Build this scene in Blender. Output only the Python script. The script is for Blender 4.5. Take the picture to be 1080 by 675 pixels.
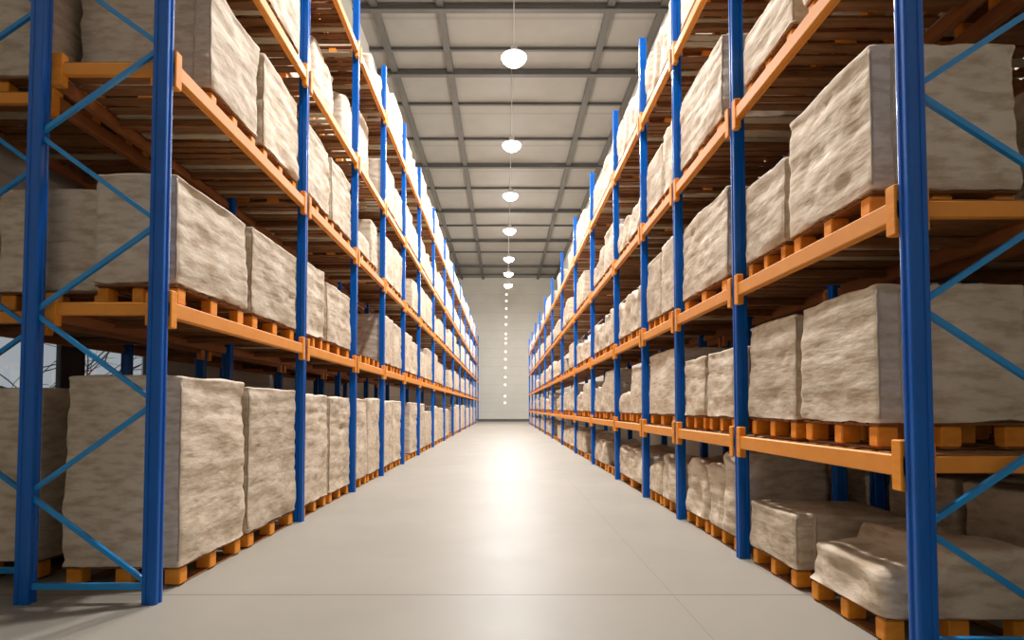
import bpy, math, random
from mathutils import Vector, noise

# ------------------------------------------------------------------ camera, world, exposure
SC = bpy.context.scene
COL = SC.collection
for _o in list(bpy.data.objects):
    bpy.data.objects.remove(_o)

F = 600.0                                   # focal length in pixels of the 1080-wide frame
PITCH = math.radians(2.0)
cam_d = bpy.data.cameras.new('camera')
cam = bpy.data.objects.new('camera', cam_d)
COL.objects.link(cam)
cam.location = (0, 0, 1.5)
cam.rotation_euler = (math.pi / 2 + PITCH, 0, 0)
cam_d.sensor_width = 36.0
cam_d.lens = 36.0 * F / 1080
cam_d.shift_x = 9 / 1080
cam_d.shift_y = (92.5 - F * math.tan(PITCH)) / 1080
cam_d.clip_end = 400
SC.camera = cam

W = bpy.data.worlds.new('world')
SC.world = W
W.use_nodes = True
W.node_tree.nodes['Background'].inputs[0].default_value = (0.88, 0.94, 1.0, 1)
W.node_tree.nodes['Background'].inputs[1].default_value = 0.38

SC.view_settings.view_transform = 'Standard'
SC.view_settings.look = 'None'
SC.view_settings.gamma = 1
SC.view_settings.use_curve_mapping = False
SC.view_settings.exposure = 0.14

LAMP_DOWN = 680.0
LAMP_ALL = 270.0
LAMP_COL = (1.0, 0.985, 0.965)


# ------------------------------------------------------------------ materials
def srgb(r, g, b):
    def f(c):
        c /= 255.0
        return c / 12.92 if c <= 0.04045 else ((c + 0.055) / 1.055) ** 2.4
    return (f(r), f(g), f(b), 1)


def nmat(name):
    m = bpy.data.materials.new(name)
    m.use_nodes = True
    nt = m.node_tree
    return m, nt, nt.nodes['Principled BSDF']


def noise_node(nt, scale, detail=3, stretch=None, rough=0.55):
    tc = nt.nodes.new('ShaderNodeTexCoord')
    mp = nt.nodes.new('ShaderNodeMapping')
    if stretch:
        mp.inputs['Scale'].default_value = stretch
    n = nt.nodes.new('ShaderNodeTexNoise')
    n.inputs['Scale'].default_value = scale
    n.inputs['Detail'].default_value = detail
    n.inputs['Roughness'].default_value = rough
    nt.links.new(tc.outputs['Object'], mp.inputs[0])
    nt.links.new(mp.outputs[0], n.inputs['Vector'])
    return n


def ramp(nt, src, c0, c1, p0=0.3, p1=0.7):
    r = nt.nodes.new('ShaderNodeValToRGB')
    r.color_ramp.elements[0].color = c0
    r.color_ramp.elements[1].color = c1
    r.color_ramp.elements[0].position = p0
    r.color_ramp.elements[1].position = p1
    nt.links.new(src, r.inputs[0])
    return r


def paint(name, c0, c1, rough, scale=6, bump=0.0, coat=0.0, stretch=None, spec=0.5):
    m, nt, b = nmat(name)
    n = noise_node(nt, scale, 4, stretch)
    r = ramp(nt, n.outputs['Fac'], c0, c1)
    nt.links.new(r.outputs[0], b.inputs['Base Color'])
    b.inputs['Roughness'].default_value = rough
    b.inputs['Coat Weight'].default_value = coat
    b.inputs['Specular IOR Level'].default_value = spec
    b.inputs['Coat Roughness'].default_value = 0.12
    if bump:
        bp = nt.nodes.new('ShaderNodeBump')
        bp.inputs['Strength'].default_value = bump
        bp.inputs['Distance'].default_value = 0.01
        nt.links.new(n.outputs['Fac'], bp.inputs['Height'])
        nt.links.new(bp.outputs[0], b.inputs['Normal'])
    return m


M_BLUE = paint('blue_gloss_paint', srgb(0, 90, 184), srgb(0, 98, 194), 0.3, 3, coat=0.1, spec=0.35)
M_BRACE = paint('light_blue_paint', srgb(16, 138, 214), srgb(24, 148, 222), 0.36, 3, coat=0.1)
M_ORANGE = paint('orange_beam_paint', srgb(236, 146, 42), srgb(242, 156, 54), 0.5, 5, bump=0.05)
M_BLOCK = paint('orange_stained_wood', srgb(238, 142, 28), srgb(250, 162, 46), 0.6, 7, bump=0.2, stretch=(1, 1, 4))
M_BROWN = paint('brown_slat_wood', srgb(116, 74, 38), srgb(152, 102, 56), 0.75, 5, bump=0.3, stretch=(1, 7, 7))
M_PALE = paint('pale_slat_wood', srgb(176, 158, 130), srgb(200, 182, 152), 0.75, 5, bump=0.2, stretch=(1, 7, 7))
M_DECKWOOD = paint('pallet_board_wood', srgb(128, 82, 42), srgb(160, 106, 56), 0.72, 5, bump=0.3, stretch=(1, 7, 7))
M_REAR = paint('shaded_rear_beam_orange', srgb(150, 90, 42), srgb(166, 102, 50), 0.6, 5)  # beam orange darkened: shade of the rack interior put into the colour
M_GREY = paint('grey_roof_steel', srgb(88, 86, 82), srgb(98, 95, 91), 0.55, 1)
M_DARKMETAL = paint('dark_lamp_metal', srgb(196, 194, 190), srgb(208, 206, 202), 0.4, 4)
M_CABLE = paint('lamp_cable_grey', srgb(190, 190, 188), srgb(205, 205, 202), 0.5, 4)
M_FRAME = paint('dark_window_frame', srgb(40, 34, 30), srgb(52, 44, 40), 0.5, 4)
M_BARK = paint('dark_bark', srgb(38, 32, 28), srgb(58, 48, 40), 0.9, 12, bump=0.4)


def load_material():
    m, nt, b = nmat('beige_wrap')
    tc = nt.nodes.new('ShaderNodeTexCoord')
    oi = nt.nodes.new('ShaderNodeObjectInfo')
    n = noise_node(nt, 2.2, 5)
    r = ramp(nt, n.outputs['Fac'], srgb(214, 197, 174), srgb(230, 215, 196), 0.3, 0.7)
    n2 = noise_node(nt, 5.0, 4, (1.0, 1.0, 3.2))
    r2 = ramp(nt, n2.outputs['Fac'], srgb(222, 212, 200), srgb(255, 255, 255), 0.34, 0.56)
    mx = nt.nodes.new('ShaderNodeMix')
    mx.data_type = 'RGBA'
    mx.blend_type = 'MULTIPLY'
    mx.inputs['Factor'].default_value = 1
    nt.links.new(r.outputs[0], mx.inputs['A'])
    nt.links.new(r2.outputs[0], mx.inputs['B'])
    hs = nt.nodes.new('ShaderNodeHueSaturation')
    mr = nt.nodes.new('ShaderNodeMapRange')
    mr.inputs['To Min'].default_value = 0.88
    mr.inputs['To Max'].default_value = 1.06
    nt.links.new(oi.outputs['Random'], mr.inputs['Value'])
    nt.links.new(mr.outputs[0], hs.inputs['Value'])
    nt.links.new(mx.outputs['Result'], hs.inputs['Color'])
    nt.links.new(hs.outputs[0], b.inputs['Base Color'])
    b.inputs['Roughness'].default_value = 0.72
    # soft creases
    n3 = noise_node(nt, 3.2, 3, (1.0, 1.0, 3.4))
    n4 = noise_node(nt, 16, 3, (1, 1, 2.0))
    ad = nt.nodes.new('ShaderNodeMath')
    ad.operation = 'MULTIPLY_ADD'
    ad.inputs[1].default_value = 0.12
    nt.links.new(n4.outputs['Fac'], ad.inputs[0])
    nt.links.new(n3.outputs['Fac'], ad.inputs[2])
    bp = nt.nodes.new('ShaderNodeBump')
    bp.inputs['Strength'].default_value = 0.4
    bp.inputs['Distance'].default_value = 0.035
    nt.links.new(ad.outputs[0], bp.inputs['Height'])
    nt.links.new(bp.outputs[0], b.inputs['Normal'])
    return m


M_LOAD = load_material()
M_SEAM = paint('beige_seam_tape', srgb(176, 156, 132), srgb(204, 188, 166), 0.7, 8, bump=0.2)


def emit(name, col, s):
    m, nt, b = nmat(name)
    b.inputs['Base Color'].default_value = (0.9, 0.9, 0.9, 1)
    b.inputs['Emission Color'].default_value = col
    b.inputs['Emission Strength'].default_value = s
    return m


M_LENS = emit('lamp_lens', (1, 0.98, 0.94, 1), 12.0)
M_SPOT = emit('wall_lamp_lens', (1, 0.98, 0.94, 1), 1.3)


def line_mask(nt, sep_out, pos, half):
    s = nt.nodes.new('ShaderNodeMath'); s.operation = 'SUBTRACT'; s.inputs[1].default_value = pos
    a = nt.nodes.new('ShaderNodeMath'); a.operation = 'ABSOLUTE'
    l = nt.nodes.new('ShaderNodeMath'); l.operation = 'LESS_THAN'; l.inputs[1].default_value = half
    nt.links.new(sep_out, s.inputs[0]); nt.links.new(s.outputs[0], a.inputs[0]); nt.links.new(a.outputs[0], l.inputs[0])
    return l.outputs[0]


def floor_material():
    m, nt, b = nmat('polished_concrete')
    n = noise_node(nt, 0.5, 6)
    r = ramp(nt, n.outputs['Fac'], srgb(150, 144, 133), srgb(160, 153, 142), 0.3, 0.7)
    tc = nt.nodes.new('ShaderNodeTexCoord')
    sp = nt.nodes.new('ShaderNodeSeparateXYZ')
    nt.links.new(tc.outputs['Object'], sp.inputs[0])
    masks = [line_mask(nt, sp.outputs['Y'], 4.62, 0.006), line_mask(nt, sp.outputs['X'], 1.36, 0.0012)]
    cur = masks[0]
    for k in masks[1:]:
        mxn = nt.nodes.new('ShaderNodeMath'); mxn.operation = 'MAXIMUM'
        nt.links.new(cur, mxn.inputs[0]); nt.links.new(k, mxn.inputs[1]); cur = mxn.outputs[0]
    mx = nt.nodes.new('ShaderNodeMix'); mx.data_type = 'RGBA'
    nt.links.new(cur, mx.inputs['Factor'])
    nt.links.new(r.outputs[0], mx.inputs['A'])
    mx.inputs['B'].default_value = srgb(92, 86, 78)
    nt.links.new(mx.outputs['Result'], b.inputs['Base Color'])
    n2 = noise_node(nt, 1.4, 4)
    r2 = nt.nodes.new('ShaderNodeMapRange')
    r2.inputs['To Min'].default_value = 0.40
    r2.inputs['To Max'].default_value = 0.50
    nt.links.new(n2.outputs['Fac'], r2.inputs['Value'])
    nt.links.new(r2.outputs[0], b.inputs['Roughness'])
    b.inputs['Specular IOR Level'].default_value = 0.2
    return m


M_FLOOR = floor_material()


def clad_material(name, c0, c1, axis, period, dark):
    """painted sheet with thin joints every `period` metres along an axis"""
    m, nt, b = nmat(name)
    n = noise_node(nt, 0.6, 4)
    r = ramp(nt, n.outputs['Fac'], c0, c1, 0.3, 0.7)
    tc = nt.nodes.new('ShaderNodeTexCoord')
    sp = nt.nodes.new('ShaderNodeSeparateXYZ')
    nt.links.new(tc.outputs['Object'], sp.inputs[0])
    d = nt.nodes.new('ShaderNodeMath'); d.operation = 'DIVIDE'; d.inputs[1].default_value = period
    fr = nt.nodes.new('ShaderNodeMath'); fr.operation = 'FRACT'
    lt = nt.nodes.new('ShaderNodeMath'); lt.operation = 'LESS_THAN'; lt.inputs[1].default_value = 0.05
    nt.links.new(sp.outputs[axis], d.inputs[0]); nt.links.new(d.outputs[0], fr.inputs[0]); nt.links.new(fr.outputs[0], lt.inputs[0])
    mx = nt.nodes.new('ShaderNodeMix'); mx.data_type = 'RGBA'
    nt.links.new(lt.outputs[0], mx.inputs['Factor'])
    nt.links.new(r.outputs[0], mx.inputs['A'])
    mx.inputs['B'].default_value = dark
    nt.links.new(mx.outputs['Result'], b.inputs['Base Color'])
    b.inputs['Roughness'].default_value = 0.6
    return m


M_WALL = clad_material('pale_wall_cladding', srgb(208, 205, 196), srgb(215, 212, 203), 'Z', 1.0, srgb(201, 198, 189))
M_CEIL = clad_material('grey_ceiling_panel', srgb(144, 140, 134), srgb(153, 149, 143), 'Y', 3.4, srgb(137, 134, 128))
M_GLASS, _nt, _b = nmat('window_glass')
_b.inputs['Transmission Weight'].default_value = 1
_b.inputs['Roughness'].default_value = 0.02
_b.inputs['IOR'].default_value = 1.45
_b.inputs['Base Color'].default_value = (0.95, 0.97, 0.97, 1)


# ------------------------------------------------------------------ mesh helpers
class MB:
    def __init__(self):
        self.v = []; self.f = []; self.mi = []; self.sm = []

    def add(self, verts, faces, mi=0, smooth=False):
        o = len(self.v)
        self.v += [tuple(p) for p in verts]
        for f in faces:
            self.f.append(tuple(i + o for i in f)); self.mi.append(mi); self.sm.append(smooth)

    def box(self, x0, x1, y0, y1, z0, z1, mi=0, bev=0.0):
        if x0 > x1: x0, x1 = x1, x0
        if y0 > y1: y0, y1 = y1, y0
        if bev <= 0:
            v = [(x, y, z) for z in (z0, z1) for y in (y0, y1) for x in (x0, x1)]
            self.add(v, [(0, 2, 3, 1), (4, 5, 7, 6), (0, 1, 5, 4), (2, 6, 7, 3), (0, 4, 6, 2), (1, 3, 7, 5)], mi)
            return
        b = min(bev, (x1 - x0) * .45, (y1 - y0) * .45, (z1 - z0) * .45)
        rings = []
        for z, ins in ((z0, b), (z0 + b, 0), (z1 - b, 0), (z1, b)):
            X0, X1, Y0, Y1 = x0 + ins, x1 - ins, y0 + ins, y1 - ins
            rings.append([(X0 + b, Y0, z), (X1 - b, Y0, z), (X1, Y0 + b, z), (X1, Y1 - b, z),
                          (X1 - b, Y1, z), (X0 + b, Y1, z), (X0, Y1 - b, z), (X0, Y0 + b, z)])
        v = [p for r in rings for p in r]
        f = []
        for k in range(3):
            for i in range(8):
                j = (i + 1) % 8
                f.append((k * 8 + i, k * 8 + j, k * 8 + 8 + j, k * 8 + 8 + i))
        f.append(tuple(reversed(range(8)))); f.append(tuple(range(24, 32)))
        self.add(v, f, mi)

    def prism(self, poly, z0, z1, mi=0, smooth=False):
        n = len(poly)
        v = [(x, y, z0) for x, y in poly] + [(x, y, z1) for x, y in poly]
        f = [(i, (i + 1) % n, n + (i + 1) % n, n + i) for i in range(n)]
        self.add(v, f, mi, smooth)
        self.add(v, [tuple(reversed(range(n))), tuple(range(n, 2 * n))], mi)

    def lathe(self, prof, seg=24, mi=0, c=(0, 0, 0), axis='Z'):
        v = []; f = []
        n = len(prof)
        for i in range(seg):
            a = 2 * math.pi * i / seg
            for r, z in prof:
                p = (r * math.cos(a), r * math.sin(a), z)
                if axis == 'Y':
                    p = (p[0], p[2], p[1])
                v.append((p[0] + c[0], p[1] + c[1], p[2] + c[2]))
        for i in range(seg):
            j = (i + 1) % seg
            for k in range(n - 1):
                f.append((i * n + k, j * n + k, j * n + k + 1, i * n + k + 1))
        self.add(v, f, mi, True)

    def tube(self, pts, rad, seg=8, mi=0):
        pts = [Vector(p) for p in pts]
        if not isinstance(rad, (list, tuple)):
            rad = [rad] * len(pts)
        v = []; f = []
        for i, p in enumerate(pts):
            t = (pts[min(i + 1, len(pts) - 1)] - pts[max(i - 1, 0)]).normalized()
            u = t.cross(Vector((0.31, 0.95, 0.05)))
            if u.length < 1e-3:
                u = t.cross(Vector((1, 0, 0)))
            u.normalize(); w = t.cross(u)
            for k in range(seg):
                a = 2 * math.pi * k / seg
                v.append(p + (u * math.cos(a) + w * math.sin(a)) * rad[i])
        for i in range(len(pts) - 1):
            for k in range(seg):
                l = (k + 1) % seg
                f.append((i * seg + k, i * seg + l, i * seg + seg + l, i * seg + seg + k))
        f.append(tuple(reversed(range(seg)))); f.append(tuple(range(len(v) - seg, len(v))))
        self.add(v, f, mi, True)

    def bar(self, a, b, wx, wy, mi=0):
        """flat-sided bar between two points; wx along the bar's in-plane normal, wy along world Y"""
        a = Vector(a); b = Vector(b)
        t = (b - a).normalized(); y = Vector((0, 1, 0)); n = t.cross(y).normalized()
        v = []
        for p in (a, b):
            for sx, sy in ((-1, -1), (1, -1), (1, 1), (-1, 1)):
                v.append(p + n * sx * wx / 2 + y * sy * wy / 2)
        self.add(v, [(0, 1, 2, 3), (7, 6, 5, 4), (0, 4, 5, 1), (1, 5, 6, 2), (2, 6, 7, 3), (3, 7, 4, 0)], mi)

    def mesh(self, name, mats):
        me = bpy.data.meshes.new(name)
        me.from_pydata(self.v, [], self.f)
        me.validate()
        if not isinstance(mats, (list, tuple)):
            mats = [mats]
        for m in mats:
            me.materials.append(m)
        if len(me.polygons) == len(self.f):
            me.polygons.foreach_set('material_index', self.mi)
            me.polygons.foreach_set('use_smooth', self.sm)
        me.update()
        import bmesh
        bm = bmesh.new(); bm.from_mesh(me)
        bmesh.ops.recalc_face_normals(bm, faces=bm.faces)
        bm.to_mesh(me); bm.free()
        return me

    def build(self, name, mats, parent=None, loc=(0, 0, 0)):
        return link(name, self.mesh(name, mats), parent, loc)


def link(name, data, parent=None, loc=(0, 0, 0)):
    o = bpy.data.objects.new(name, data)
    COL.objects.link(o)
    o.location = loc
    if parent:
        o.parent = parent
    return o


def tag(o, label=None, cat=None, group=None, kind=None):
    if label: o['label'] = label
    if cat: o['category'] = cat
    if group: o['group'] = group
    if kind: o['kind'] = kind
    return o


def copy_tree(root, loc, scale=None):
    c = root.copy(); COL.objects.link(c); c.location = loc
    if scale: c.scale = scale
    for ch in root.children:
        d = ch.copy(); COL.objects.link(d); d.parent = c
        for g in ch.children:
            e = g.copy(); COL.objects.link(e); e.parent = d
    return c


def tri(a, b, x):
    t = min(1, max(0, (x - a) / (b - a)))
    return t * t * (3 - 2 * t)


# ------------------------------------------------------------------ the hall
WALL_L, WALL_R, WALL_FAR, BACK, CEIL = -5.35, 5.85, 62.5, -9.0, 15.85


def struct(name, mb, mat, label=None):
    o = mb.build(name, mat)
    o['kind'] = 'structure'
    return o


b = MB(); b.box(WALL_L - .2, WALL_R + .2, BACK, WALL_FAR + .2, -0.2, 0); struct('floor', b, M_FLOOR)
b = MB(); b.box(WALL_L - .2, WALL_R + .2, BACK, WALL_FAR + .2, CEIL, CEIL + .2); struct('ceiling', b, M_CEIL)
b = MB(); b.box(WALL_R, WALL_R + .2, BACK, WALL_FAR + .2, 0, CEIL); struct('wall_right', b, M_WALL)
b = MB(); b.box(WALL_L, WALL_R, WALL_FAR, WALL_FAR + .2, 0, CEIL); struct('wall_far', b, M_WALL)
b = MB(); b.box(WALL_L - .2, WALL_R + .2, BACK - .2, BACK, 0, CEIL); struct('wall_back', b, M_WALL)
b = MB(); b.box(WALL_L, WALL_R, WALL_FAR - .03, WALL_FAR, 0, .22); b.box(WALL_L, WALL_R, WALL_FAR - .05, WALL_FAR, .22, .26)
struct('baseboard_far', b, M_GREY)
# side wall with a window opening behind the near bays
WY0, WY1, WZ0, WZ1 = 5.5, 8.7, 1.5, 2.5
b = MB()
b.box(WALL_L - .2, WALL_L, BACK, WY0, 0, CEIL)
b.box(WALL_L - .2, WALL_L, WY1, WALL_FAR + .2, 0, CEIL)
b.box(WALL_L - .2, WALL_L, WY0, WY1, 0, WZ0)
b.box(WALL_L - .2, WALL_L, WY0, WY1, WZ1, CEIL)
struct('wall_left', b, M_WALL)
b = MB()
xw0, xw1 = WALL_L - .14, WALL_L - .06
for y0, y1 in ((WY0, WY0 + .07), (WY1 - .07, WY1), (6.95, 7.35)):
    b.box(xw0, xw1, y0, y1, WZ0, WZ1, 0, .008)
for z0, z1 in ((WZ0, WZ0 + .07), (WZ1 - .07, WZ1)):
    b.box(xw0, xw1, WY0, WY1, z0, z1, 0, .008)
win = b.build('window_1', M_FRAME); win['kind'] = 'structure'
b = MB(); b.box(WALL_L - .105, WALL_L - .095, WY0 + .05, WY1 - .05, WZ0 + .05, WZ1 - .05)
b.build('window_pane', M_GLASS, win)

# bare tree outside that window
rt = random.Random(11)
tree = link('bare_tree', None, None, (-9.4, 9.6, -0.3))
tag(tree, 'bare dark branching tree outside the window behind the left rack', 'tree')
tr = MB(); br = MB()
tr.tube([(0, 0, 0), (.05, .02, .8), (0, .05, 1.5), (.08, .1, 2.3), (.05, .1, 3.1)], [.14, .12, .10, .08, .04])


def twig(p, d, r, n):
    pts = [p]; rr = [r]
    q = Vector(p); d = Vector(d).normalized()
    for i in range(5):
        d = (d + Vector((rt.uniform(-.3, .3), rt.uniform(-.45, .45), rt.uniform(-.35, .3)))).normalized()
        q = q + d * .34
        pts.append(q.copy()); rr.append(r * (1 - (i + 1) / 6.5))
        if n > 0 and i > 0:
            s = rt.choice((-1, 1))
            twig(q.copy(), d + Vector((rt.uniform(-.5, .5), s * rt.uniform(.4, 1), rt.uniform(-.6, .8))), r * .55, n - 1)
    br.tube(pts, rr, 6)


for z, sy in ((1.2, 1), (1.5, -1), (1.8, 1), (2.1, -1), (2.3, 1), (2.6, -1), (3.0, 1), (1.95, -1), (2.2, 1)):
    twig((.04, .07, z), (rt.uniform(-.4, .4), sy, rt.uniform(-.05, .35)), .045, 2)
tr.build('trunk', M_BARK, tree)
br.build('branch', M_BARK, tree)['kind'] = 'stuff'

# roof steelwork: purlins across, runners along
k = 0
PURL = [(13.0, 0), (16.4, 0), (19.75, 1), (22.2, 0), (23.7, 1), (26.3, 0), (29.8, 0), (33.0, 1), (36.6, 0), (40.7, 1), (44.2, 0),
        (48.0, 1), (51.8, 0), (56.8, 1), (60.6, 0), (9.6, 1), (6.2, 0), (2.8, 1), (-.6, 0), (-4.0, 1)]
trim_n = 0
for y, big in PURL:
    trim_n += 1
    h, w = (.26, .11) if big else (.13, .06)
    b = MB()
    b.box(WALL_L, WALL_R, y - w, y + w, CEIL - h, CEIL - h + .03)
    b.box(WALL_L, WALL_R, y - .02, y + .02, CEIL - h + .03, CEIL - .03)
    b.box(WALL_L, WALL_R, y - w, y + w, CEIL - .03, CEIL)
    struct('trim_%d' % trim_n, b, M_GREY)
for x in (-2.25, 3.8, -4.6, WALL_R - .16):
    trim_n += 1
    b = MB(); b.box(x - .13, x + .13, BACK, WALL_FAR, CEIL - .16, CEIL - .002, 0)
    struct('trim_%d' % trim_n, b, M_GREY)


# ------------------------------------------------------------------ lamps
LZ = 12.55
ld = bpy.data.lights.new('lamp_light_down', 'AREA')
ld.shape = 'DISK'; ld.size = .6; ld.energy = LAMP_DOWN; ld.color = LAMP_COL
la = bpy.data.lights.new('lamp_light_all', 'POINT')
la.shadow_soft_size = .12; la.energy = LAMP_ALL; la.color = LAMP_COL
LAMP_LBL = {}
ORD = ['first', 'second', 'third', 'fourth', 'fifth', 'sixth', 'seventh', 'eighth', 'ninth', 'tenth', 'eleventh', 'twelfth',
       'thirteenth', 'fourteenth', 'fifteenth', 'sixteenth', 'seventeenth', 'eighteenth', 'nineteenth']
lens_b = MB()
lens_b.lathe([(0.0, -.24), (.13, -.23), (.26, -.18), (.36, -.09), (.40, 0.0), (.36, .05)], 28)
lens_me = lens_b.mesh('lens', M_LENS)
hb = MB()
hb.lathe([(.385, .02), (.385, .05), (.30, .10), (.14, .14), (.10, .36), (.06, .40), (.0, .40)], 28)
hb.lathe([(.385, .02), (.28, .07), (.0, .09)], 28)
house_me = hb.mesh('housing', M_DARKMETAL)
cb = MB(); cb.tube([(0, 0, .40), (0, 0, CEIL - LZ)], .016, 8)
cable_me = cb.mesh('cable', M_CABLE)
lamp_ys = [5.9, 11.75, 17.6, 23.6, 29.3, 35.2, 41.9, 46.6, 51.0]
first_lamp = None
for i, y in enumerate(lamp_ys):
    x = .33 + .003 * max(0, y - 17)
    if first_lamp is None:
        t = first_lamp = link('pendant_lamp', None, None, (x, y, LZ))
        link('lens', lens_me, t); link('housing', house_me, t); link('cable', cable_me, t)
        link('light_down', ld, t, (0, 0, -.26))
        link('light_all', la, t, (0, 0, -.42))
    else:
        t = copy_tree(first_lamp, (x, y, LZ))
    if i < 2:
        lab = 'round white pendant lamp above the aisle, %s out from the visible row' % ORD[1 - i]
    else:
        lab = 'glowing round pendant lamp over the aisle, %s from the front of the ceiling row' % ORD[i - 2]
    tag(t, lab, 'lamp', 'pendant lamps over the aisle')

wb = MB(); wb.lathe([(0, -.05), (.09, -.04), (.13, -.01), (.14, 0)], 16, axis='Y')
wl_me = wb.mesh('lens', M_SPOT)
wb = MB(); wb.lathe([(.14, 0), (.155, 0.0), (.155, .06), (0, .06)], 16, axis='Y')
wh_me = wb.mesh('housing', M_GREY)
wys = [303, 310, 317, 325, 334, 342, 352, 357, 362, 371, 379, 388, 398, 406, 418, 425]
for i, py in enumerate(wys):
    z = 1.5 + (430 - py) / F * WALL_FAR
    t = link('wall_lamp', None, None, (.34 - .012 * i, WALL_FAR - .06, z))
    link('lens', wl_me, t); link('housing', wh_me, t)
    tag(t, 'small glowing wall lamp on the far end wall, %s from the top of its column' % ORD[i], 'lamp', 'column of lamps on the far wall')


# ------------------------------------------------------------------ racks
def post_poly(cx, cy, s):
    """rounded channel section: .14 across (X) by .115 (Y); grooves on the aisle face and the front"""
    w, d, r = .058, .047, .013
    pts = []

    def arc(ax, ay, a0):
        for q in range(4):
            a = a0 + q * math.pi / 6
            pts.append((ax + r * math.cos(a), ay + r * math.sin(a)))
    arc(w - r, d - r, 0)
    arc(-w + r, d - r, math.pi / 2)
    pts += [(-w, .018), (-w + .010, .012), (-w + .010, -.012), (-w, -.018)]
    arc(-w + r, -d + r, math.pi)
    pts += [(-.024, -d), (-.020, -d + .007), (-.004, -d + .007), (.0, -d)]
    arc(w - r, -d + r, 3 * math.pi / 2)
    pts += [(w, -.018), (w - .010, -.012), (w - .010, .012), (w, .018)]
    return [(cx + x * (-s), cy + y) for x, y in pts]


def zigzag_nodes(top, h0, step, first_front):
    out = []; z = h0; fr = first_front
    while z < top - .1:
        out.append((fr, z)); fr = not fr; z += step
    return out


def build_rack(name, label, s, face, depth, ys, levels, top, h0, step, first_front, bar_z, nb_brace, nb_rear, group=None):
    """s: -1 or +1 (which side of the aisle); face: |X| of the aisle face"""
    root = link(name, None, None, (s * (face + depth / 2), ys[0], 0))
    tag(root, label, 'pallet rack', group)
    ox, oy = root.location.x, root.location.y
    cf = s * (face + .058) - ox
    cr = s * (face + depth - .058) - ox
    for i, y in enumerate(ys):
        for cx in (cf, cr):
            b = MB(); b.prism(post_poly(cx, y - oy, s), 0, top)
            b.build('post', M_BLUE, root)
    for i, y in enumerate(ys):
        nodes = zigzag_nodes(top, h0, step, first_front)
        for (fa, za), (fb, zb) in zip(nodes[:-1], nodes[1:]):
            a = (cf if fa else cr, y - oy, za); c = (cf if fb else cr, y - oy, zb)
            if i < nb_brace:
                b = MB(); b.bar(a, c, .034, .03); b.build('brace', M_BRACE, root)
        if i >= nb_brace:
            continue
        b = MB(); b.bar((cf, y - oy, bar_z), (cr, y - oy, bar_z), .045, .035)
        b.build('base_bar', M_BRACE, root)
    rnd = random.Random(int(face * 100) + len(ys))
    for i in range(len(ys) - 1):
        y0, y1 = ys[i] - oy + .047, ys[i + 1] - oy - .047
        for lv in levels:
            for front in (True, False):
                if not front and i >= nb_rear:
                    continue
                c = cf if front else cr
                inn = s if front else -s                     # towards the rack's inside
                xo = c - inn * .070                          # outer face, just proud of the post
                b = MB()
                b.box(xo, xo + inn * .05, y0, y1, lv - .065, lv + .06, 0, .008)
                b.box(xo + inn * .05, xo + inn * .075, y0, y1, lv - .065, lv + .02, 0, .004)
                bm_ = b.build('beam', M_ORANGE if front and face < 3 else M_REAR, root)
                if i < 7 and front:
                    for ye, d in ((y0, 1), (y1, -1)):
                        b = MB()
                        b.box(xo - inn * .006, xo + inn * .058, ye, ye + d * .085, lv - .15, lv + .15, 0, .006)
                        b.build('connector', M_BLOCK, bm_)
            # slatted deck across the depth
            b = MB(); yy = y0 + .02
            while yy < y1 - .1:
                wd = rnd.uniform(.08, .13)
                mi = 1 if rnd.random() < .22 else 0
                zz = lv + .045 + rnd.uniform(-.004, .004)
                b.box(cf + s * .0, cr, yy, yy + wd, zz, zz + .02, mi)
                yy += wd + rnd.uniform(.03, .075)
            b.build('slat_deck', [M_BROWN, M_PALE], root)
            if i < 6:
                for fy in (.3, .7):
                    yc = y0 + (y1 - y0) * fy
                    b = MB(); b.box(cf, cr, yc - .03, yc + .03, lv - .03, lv + .038, 0, .005)
                    b.build('cross_bar', M_BROWN, root)
    for lv in levels:                                        # orange end rail of the first frame
        b = MB(); b.box(cf, cr, .06, .11, lv - .045, lv + .055, 0, .006)
        er = b.build('end_rail', M_ORANGE, root)
        for c, d in ((cf, s), (cr, -s)):
            b = MB(); b.box(c + d * .03, c + d * .135, .048, .118, lv - .13, lv + .13, 0, .006)
            b.build('connector', M_BLOCK, er)
    return root


LYS = [4.42, 7.56, 10.2, 12.6, 15.2, 18.0, 21.7, 25.8, 30.3, 35.0, 40.0, 45.0, 50.0, 55.0, 60.3]
RYS = [3.29, 5.74, 7.73, 9.6, 11.98, 15.2, 18.8, 23.1, 27.8, 32.5, 37.4, 42.4, 47.4, 52.6]
LLV = [2.28, 4.22, 5.95, 8.0]
RLV = [1.16, 2.68, 4.46, 6.36]
LFACE, RFACE, DEP = 2.64, 2.34, 1.09
LTOP, RTOP = 9.2, 7.85
build_rack('pallet_rack', 'taller blue and orange pallet rack lining the left side of the aisle', -1, LFACE, DEP, LYS, LLV, LTOP,
           .13, .705, True, .13, 1, 10)
build_rack('pallet_rack', 'blue and orange pallet rack lining the right side of the aisle', 1, RFACE, DEP, RYS, RLV, RTOP,
           .17, .64, False, .17, 1, 10)
LFACE2, RFACE2, DEP2 = 3.97, 3.70, 1.1
LYS2 = [4.85] + LYS[1:6]
RYS2 = [3.75] + RYS[1:6]
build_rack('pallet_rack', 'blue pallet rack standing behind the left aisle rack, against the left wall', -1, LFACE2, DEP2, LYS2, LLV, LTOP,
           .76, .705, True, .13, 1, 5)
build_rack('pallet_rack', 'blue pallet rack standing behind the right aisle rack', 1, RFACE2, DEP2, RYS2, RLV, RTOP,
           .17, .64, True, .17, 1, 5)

# ------------------------------------------------------------------ pallets
PH = .170                                                   # pallet height


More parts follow.
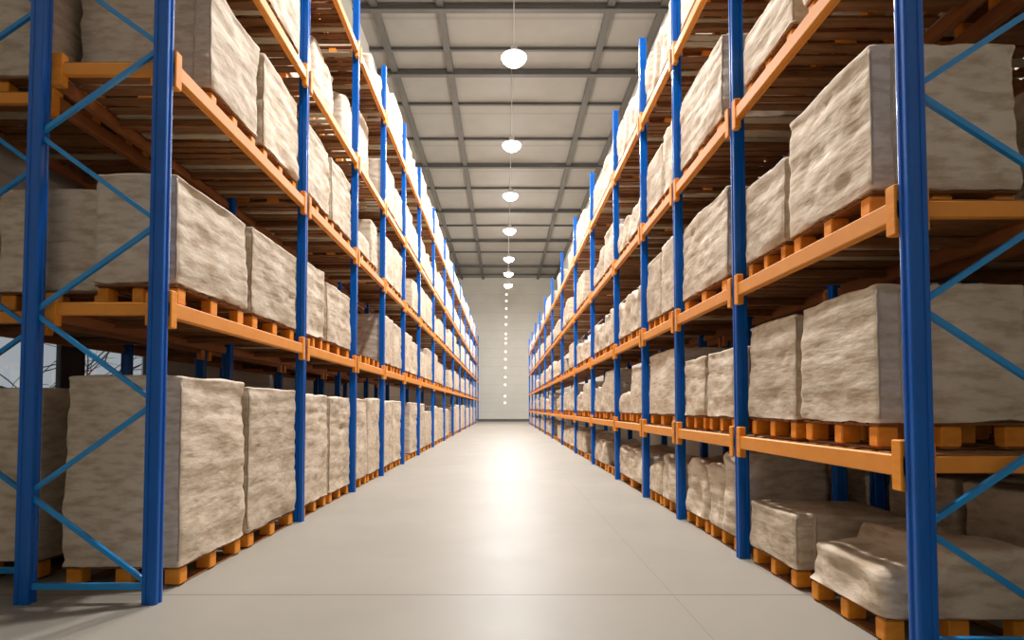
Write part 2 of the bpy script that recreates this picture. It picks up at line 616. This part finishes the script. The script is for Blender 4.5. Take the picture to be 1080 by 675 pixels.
def pallet_parts():
    """a 1 m deep (X) by 1 m long (Y) pallet centred on the origin: blocks, deck, runners"""
    blocks = []
    for x in (-.43, 0, .43):
        for y in (-.425, 0, .425):
            b = MB(); b.box(x - .07, x + .07, y - .05, y + .05, .015, .148, 0, .008); blocks.append(b)
    deck = MB()
    for q in range(7):
        y = -.5 + q * .1475
        deck.box(-.5, .5, y, y + .115, .158, PH)
    for x in (-.43, 0, .43):
        deck.box(x - .06, x + .06, -.47, .47, .148, .158)
    run = []
    for x in (-.43, 0, .43):
        b = MB(); b.box(x - .05, x + .05, -.47, .47, 0, .015, 0, .003); run.append(b)
    return blocks, deck, run


_bl, _dk, _rn = pallet_parts()
BLOCK_ME = [q.mesh('block', M_BLOCK) for q in _bl]
DECK_ME = _dk.mesh('deck', M_DECKWOOD)
RUN_ME = [q.mesh('runner', M_DECKWOOD) for q in _rn]
_one = MB()
for q in _bl:
    _one.add(q.v, q.f, 0)
for q in _rn + [_dk]:
    _one.add(q.v, q.f, 1)
PALLET_ME = _one.mesh('pallet', [M_BLOCK, M_DECKWOOD])
PALLET_PROTO = None


def make_pallet(loc, L, D, detailed, label, group):
    global PALLET_PROTO
    if detailed:
        if PALLET_PROTO is None:
            t = PALLET_PROTO = link('wooden_pallet', None, None, loc)
            for me in BLOCK_ME: link('block', me, t)
            link('deck', DECK_ME, t)
            for me in RUN_ME: link('runner', me, t)
            t.scale = (D, L, 1)
        else:
            t = copy_tree(PALLET_PROTO, loc, (D, L, 1))
    else:
        t = link('wooden_pallet', PALLET_ME, None, loc); t.scale = (D, L, 1)
    tag(t, label, 'pallet', group)
    return t


# ------------------------------------------------------------------ wrapped loads
def load_fn(kind, L, D, H, seed):
    rnd = random.Random(seed)
    off = Vector((rnd.uniform(0, 90), rnd.uniform(0, 90), rnd.uniform(0, 90)))
    lh = rnd.uniform(.13, .19)
    slant = rnd.uniform(.15, .5) * rnd.choice((-1, 1))
    split = rnd.uniform(-.12, .12) * L
    da, db = (rnd.uniform(-.05, .02), rnd.uniform(-.26, -.12))
    if rnd.random() < .5: da, db = db, da
    lumpy = kind != 'box'
    R = .034 if not lumpy else .075

    def toph(x, y):
        h = H
        if kind == 'step':                                   # two stacks of unequal height
            h += db * H if y < split else da * H
            h += -.12 * H * tri(-.1, .25, -x * 0 + noise.noise(Vector((x * 1.3, y * 1.3, 0)) + off))
        elif kind == 'lump':
            h *= .86 + .22 * noise.noise(Vector((x * 1.4, y * 2.1, 3)) + off)
        elif kind == 'backstep':                             # taller along its inner side
            h = H if x > -.08 else H * .74
        return h

    def fn(p):
        """p: point of the sharp box, x,y centred, z 0..1 -> displaced point"""
        x, y, u = p
        hh = toph(x, y)
        z = u * hh
        # rounded box
        ix = max(-D / 2 + R, min(D / 2 - R, x)); iy = max(-L / 2 + R, min(L / 2 - R, y)); iz = min(hh - R, max(0.0, z))
        d = Vector((x - ix, y - iy, z - iz))
        if d.length > 1e-6:
            n = d.normalized(); q = Vector((ix, iy, iz)) + n * R
            on = True
        else:
            n = Vector((0, 0, -1)); q = Vector((x, y, z)); on = False
        if on and u > 1e-6:
            sl = z + slant * .12 * (x + y) + .05 * noise.noise(q * 1.5 + off)
            layer = abs(math.sin(math.pi * sl / lh)) ** .55
            w1 = noise.noise(Vector((x * 1.6, y * 1.6 + slant * z * 1.4, z * 5.5)) + off)
            w2 = noise.noise(q * 2.0 + off * 1.7)
            w3 = noise.noise(Vector((x * 5, y * 5 - z * 4 * slant, z * 9)) + off)
            side = 1 - abs(n.z)
            a = (.013 * (layer - .7) * side + .015 * w1 + .024 * w2 + .005 * w3)
            if lumpy:
                a += .035 * noise.noise(q * 3.1 + off) - .05 * math.exp(-((y - split) / .03) ** 2) * (kind != 'backstep')
            else:
                a -= .012 * max(0, abs(w3) * 2 - .5)
            # slight lean-in at the top
            a -= .015 * side * u
            q = q + n * a
        if u < 1e-6 or z < .08:                              # ragged hem over the pallet
            k = 1 - min(1, z / .08)
            hem = .030 * noise.noise(Vector((x * 2.5, y * 2.5, 1)) + off) + .012 * noise.noise(Vector((x * 9, y * 9, 5)) + off)
            q.z += k * max(hem + .006, 0) * (1 if (abs(x) > D / 2 - .02 or abs(y) > L / 2 - .02) else 0)
        return q
    return fn


def load_mesh(kind, L, D, H, seed, res):
    fn = load_fn(kind, L, D, H, seed)
    nx, ny, nz = max(4, round(D / res)), max(4, round(L / res)), max(4, round(H / res))
    idx = {}; v = []; f = []

    def warp(t):                                              # denser towards the edges
        t = 2 * t - 1
        return math.copysign(1 - (1 - abs(t)) ** 1.35, t) * .5

    def vid(i, j, k, bot=0):
        key = (i, j, k, bot)
        if key not in idx:
            u = k / nz
            u = 1 - (1 - u) ** 1.25
            p = fn((warp(i / nx) * D, warp(j / ny) * L, u))
            idx[key] = len(v); v.append(tuple(p))
        return idx[key]
    for i in range(nx):
        for k in range(nz):
            f.append((vid(i, 0, k), vid(i + 1, 0, k), vid(i + 1, 0, k + 1), vid(i, 0, k + 1)))
            f.append((vid(i + 1, ny, k), vid(i, ny, k), vid(i, ny, k + 1), vid(i + 1, ny, k + 1)))
    for j in range(ny):
        for k in range(nz):
            f.append((vid(0, j + 1, k), vid(0, j, k), vid(0, j, k + 1), vid(0, j + 1, k + 1)))
            f.append((vid(nx, j, k), vid(nx, j + 1, k), vid(nx, j + 1, k + 1), vid(nx, j, k + 1)))
    for i in range(nx):
        for j in range(ny):
            f.append((vid(i, j, nz), vid(i + 1, j, nz), vid(i + 1, j + 1, nz), vid(i, j + 1, nz)))
            f.append((vid(i, j + 1, 0, 1), vid(i + 1, j + 1, 0, 1), vid(i + 1, j, 0, 1), vid(i, j, 0, 1)))
    b = MB(); b.add(v, f, 0, True)
    me = b.mesh('wrapped_load', M_LOAD)
    return me, fn


def seam_mesh(fn, L, D, H, spots):
    """thin taped edges running up the wrap"""
    out = []
    for sx, sy in spots:
        pts = []
        for q in range(25):
            u = .03 + .93 * q / 24
            p = fn((sx, sy, u))
            o = Vector((math.copysign(1, sx) if abs(sx) > D / 2 - .06 else 0, math.copysign(1, sy) if abs(sy) > L / 2 - .06 else 0, 0)).normalized()
            pts.append(p + o * .002)
        b = MB(); b.tube(pts, .009, 6)
        out.append(b.mesh('seam', M_SEAM))
    return out


CACHE = {}


def shared_load(kind, H, L, var):
    hq = .45 if H < .6 else (.75 if H < .86 else (1.0 if H < 1.3 else 1.55))
    lq = .9 if L < 1.05 else (1.25 if L < 1.6 else 1.9)
    key = (kind, hq, lq, var % 3)
    if key not in CACHE:
        CACHE[key] = load_mesh(kind, lq, .98, hq, hash((hq, lq, var % 3)) % 9973 + len(CACHE), .075)[0]
    return CACHE[key], hq, lq


LEVEL_NAME = ['floor level', 'first beam level', 'second beam level', 'third beam level', 'top beam level']
nload = 0


def size_word(kind, H):
    if kind in ('lump', 'step'):
        return 'slumped'
    if kind == 'backstep':
        return 'low stepped'
    return 'low' if H < .55 else ('tall' if H > 1.2 else 'square')


def make_load(side, bay, lv, slot, nslots, y0, y1, H, kind, rear=False, empty=False, xin=None, D=.99):
    """one pallet and, unless empty, the wrapped load on it"""
    global nload
    s = -1 if side == 'left' else 1
    face = {('left', False): LFACE, ('right', False): RFACE, ('left', True): LFACE2, ('right', True): RFACE2}[(side, rear)]
    lvs = LLV if side == 'left' else RLV
    base = 0.0 if lv == 0 else lvs[lv - 1] + .0705
    L = y1 - y0; yc = (y0 + y1) / 2
    x0 = xin or face + .03
    loc_p = (s * (x0 + .032 + D / 2), yc, base)
    rname = side + (' rear rack' if rear else ' rack')
    pos = 'nearer half of ' if nslots == 2 and slot == 0 else ('farther half of ' if nslots == 2 else '')
    where = "%s%s's %s bay, %s" % (pos, rname, ORD[bay], LEVEL_NAME[lv])
    near = (bay <= 2 and not rear)
    if empty:
        make_pallet(loc_p, L - .04, D - .03, near, 'bare orange and brown pallet, %s' % where, 'pallets in the %s' % rname)
        return
    make_pallet(loc_p, L - .04, D - .03, near, 'orange pallet under a load, %s' % where, 'pallets in the %s' % rname)
    nload += 1
    loc = (s * (x0 + .03 + D / 2), yc, base + PH + .001)
    lab = '%s beige wrapped load, %s' % (size_word(kind, H), where)
    if bay <= 1 and not rear:
        me, fn = load_mesh(kind, L, D, H, 100 + nload, .042 if lv < 4 else .07)
        o = link('wrapped_load', me, None, loc)
        if s < 0: o.rotation_euler = (0, 0, math.pi)
        if kind == 'box':
            # in local space the aisle side is -X for the right rack, and after the half turn for the left one too
            ny = -L / 2 + .012 if s > 0 else L / 2 - .012
            for m2 in seam_mesh(fn, L, D, H, [(-D / 2 + .012, ny), (-D / 2 + .16, ny * 1.0)]):
                link('seam', m2, o)
    else:
        me, hq, lq = shared_load(kind, H, L, nload)
        o = link('wrapped_load', me, None, loc)
        o.scale = (D / .98, L / lq, H / hq)
        if s < 0: o.rotation_euler = (0, 0, math.pi)
    tag(o, lab, 'load', 'wrapped loads in the %s' % rname)


E = 'empty'
SPEC = {
    # near bays, read off the photograph: (y0, y1, height, kind)
    ('left', 0, 0): [(4.78, 5.98, 1.60, 'box'), (6.06, 7.44, 1.56, 'box')],
    ('left', 0, 1): [(4.66, 5.97, .93, 'box', .70), (6.08, 7.40, .95, 'box')],
    ('left', 0, 2): [(5.15, 6.18, 1.02, 'box', 1.24), (6.30, 7.40, 1.06, 'box')],
    ('left', 0, 3): [(4.62, 5.95, .9, 'box'), (6.12, 7.40, .8, 'lump')],
    ('left', 0, 4): [(4.62, 5.95, .8, 'box'), (6.12, 7.40, .8, 'box')],
    ('left', 1, 0): [(7.70, 8.80, 1.52, 'box'), (8.90, 10.06, 1.50, 'box')],
    ('left', 1, 1): [(7.70, 8.55, 1.02, 'box'), (8.68, 10.02, .92, 'box')],
    ('left', 1, 2): [(7.70, 8.75, 1.0, 'box'), (8.86, 10.02, 1.02, 'box')],
    ('left', 1, 3): [(7.72, 8.75, 1.5, 'box', .9, 2.98), (8.86, 10.0, 1.42, 'lump', .9, 2.98)],
    ('left', 1, 4): [(7.70, 8.8, .0, E), (8.9, 10.02, .0, E)],
    ('left', 2, 0): [(10.33, 11.36, 1.5, 'box'), (11.40, 12.46, 1.52, 'box')],
    ('left', 2, 1): [(10.35, 11.3, 0, E), (11.4, 12.45, 0, E)],
    ('left', 2, 2): [(10.35, 11.4, .36, 'box'), (11.5, 12.1, .9, 'box')],
    ('left', 2, 3): [(10.36, 11.36, 1.4, 'lump', .9, 2.95), (11.44, 12.44, 1.5, 'box', .9, 2.95)],
    ('left', 2, 4): [(10.35, 11.3, 0, E), (11.4, 12.45, .6, 'lump')],
    ('left', 3, 0): [(12.74, 13.85, 1.48, 'box'), (13.92, 15.06, 1.5, 'box')],
    ('left', 3, 1): [(12.74, 13.85, 1.1, 'box'), (14.0, 15.06, 1.08, 'box')],
    ('right', 0, 0): [(3.62, 4.56, .42, 'backstep'), (4.71, 5.60, .43, 'box')],
    ('right', 0, 1): [(3.64, 4.60, .90, 'box'), (4.67, 5.58, .88, 'box')],
    ('right', 0, 2): [(3.66, 4.74, .98, 'box'), (4.80, 5.60, .75, 'box')],
    ('right', 0, 3): [(3.50, 4.45, .85, 'box'), (4.62, 5.58, .5, 'box')],
    ('right', 0, 4): [(3.50, 4.45, .85, 'box'), (4.62, 5.58, .8, 'box')],
    ('right', 1, 0): [(5.90, 6.72, .86, 'step'), (6.76, 7.58, .74, 'lump')],
    ('right', 1, 1): [(5.92, 6.72, .74, 'box'), (6.78, 7.58, .72, 'box')],
    ('right', 1, 2): [(6.05, 7.60, .98, 'box')],
    ('right', 1, 3): [(6.15, 7.62, .95, 'box')],
    ('right', 1, 4): [(5.92, 6.72, .8, 'box'), (6.78, 7.58, .6, 'box')],
    ('right', 2, 0): [(7.88, 8.70, .62, 'step'), (8.74, 9.46, .55, 'lump')],
    ('right', 2, 1): [(7.95, 9.40, .95, 'box')],
    ('right', 2, 2): [(7.88, 8.62, 1.02, 'box'), (8.66, 9.46, .98, 'box')],
    ('right', 2, 3): [(7.92, 8.45, .9, 'box'), (8.48, 9.46, .82, 'box')],
    ('right', 2, 4): [(7.88, 8.62, .95, 'lump'), (8.66, 9.46, .9, 'lump')],
    ('right', 3, 0): [(9.75, 11.85, .62, 'lump')],
    ('right', 3, 1): [(9.9, 10.75, .85, 'box'), (10.8, 11.8, .45, 'lump')],
    ('right', 3, 2): [(9.75, 10.8, .82, 'lump'), (10.86, 11.85, .85, 'lump')],
    ('right', 3, 3): [(9.75, 10.9, .62, 'lump'), (10.96, 11.8, .72, 'lump')],
    ('right', 3, 4): [(9.75, 10.8, .85, 'lump'), (10.86, 11.85, .95, 'lump')],
}
rl = random.Random(5)
for side, ys in (('left', LYS), ('right', RYS)):
    for bay in range(len(ys) - 1):
        for lv in range(5):
            sp = SPEC.get((side, bay, lv))
            if sp is None:
                a, c = ys[bay] + .13, ys[bay + 1] - .13
                mid = (a + c) / 2 + rl.uniform(-.08, .08) * (c - a)
                sp = []
                for (p, q) in ((a, mid - .04), (mid + .04, c)):
                    if lv == 0:
                        H = rl.uniform(1.2, 1.52) if side == 'left' else rl.uniform(.55, .7)
                    else:
                        H = rl.uniform(.75, 1.12) if side == 'left' else rl.uniform(.55, .95)
                    kind = 'box' if (side == 'left' and rl.random() < .85) or rl.random() < .35 else rl.choice(('lump', 'step'))
                    if rl.random() < .10:
                        kind = E
                    sp.append((p, q, H, kind))
            for slot, (y0, y1, H, kind, *dd) in enumerate(sp):
                make_load(side, bay, lv, slot, len(sp), y0, y1, H, kind, empty=(kind == E), D=dd[0] if dd else .99, xin=dd[1] if len(dd) > 1 else None)
# loads of the rear racks that show through the near bays
for side, ys, n in (('left', LYS2, 3), ('right', RYS2, 2)):
    for bay in range(n):
        for lv in range(5):
            if side == 'right' and lv > 3:
                continue
            a, c = ys[bay] + .13, ys[bay + 1] - .13
            mid = (a + c) / 2
            for slot, (p, q) in enumerate(((a, mid - .04), (mid + .04, c))):
                if (side, bay, lv, slot) == ('left', 0, 1, 0):
                    q = 5.95
                H = (rl.uniform(1.45, 1.55) if side == 'left' else .72) if lv == 0 else (rl.uniform(.85, 1.1) if side == 'left' else rl.uniform(.75, .95))
                make_load(side, bay, lv, slot, 2, p, q, H, 'box', rear=True, xin=3.46 if (side, bay, lv, slot) == ('left', 0, 1, 0) else None)
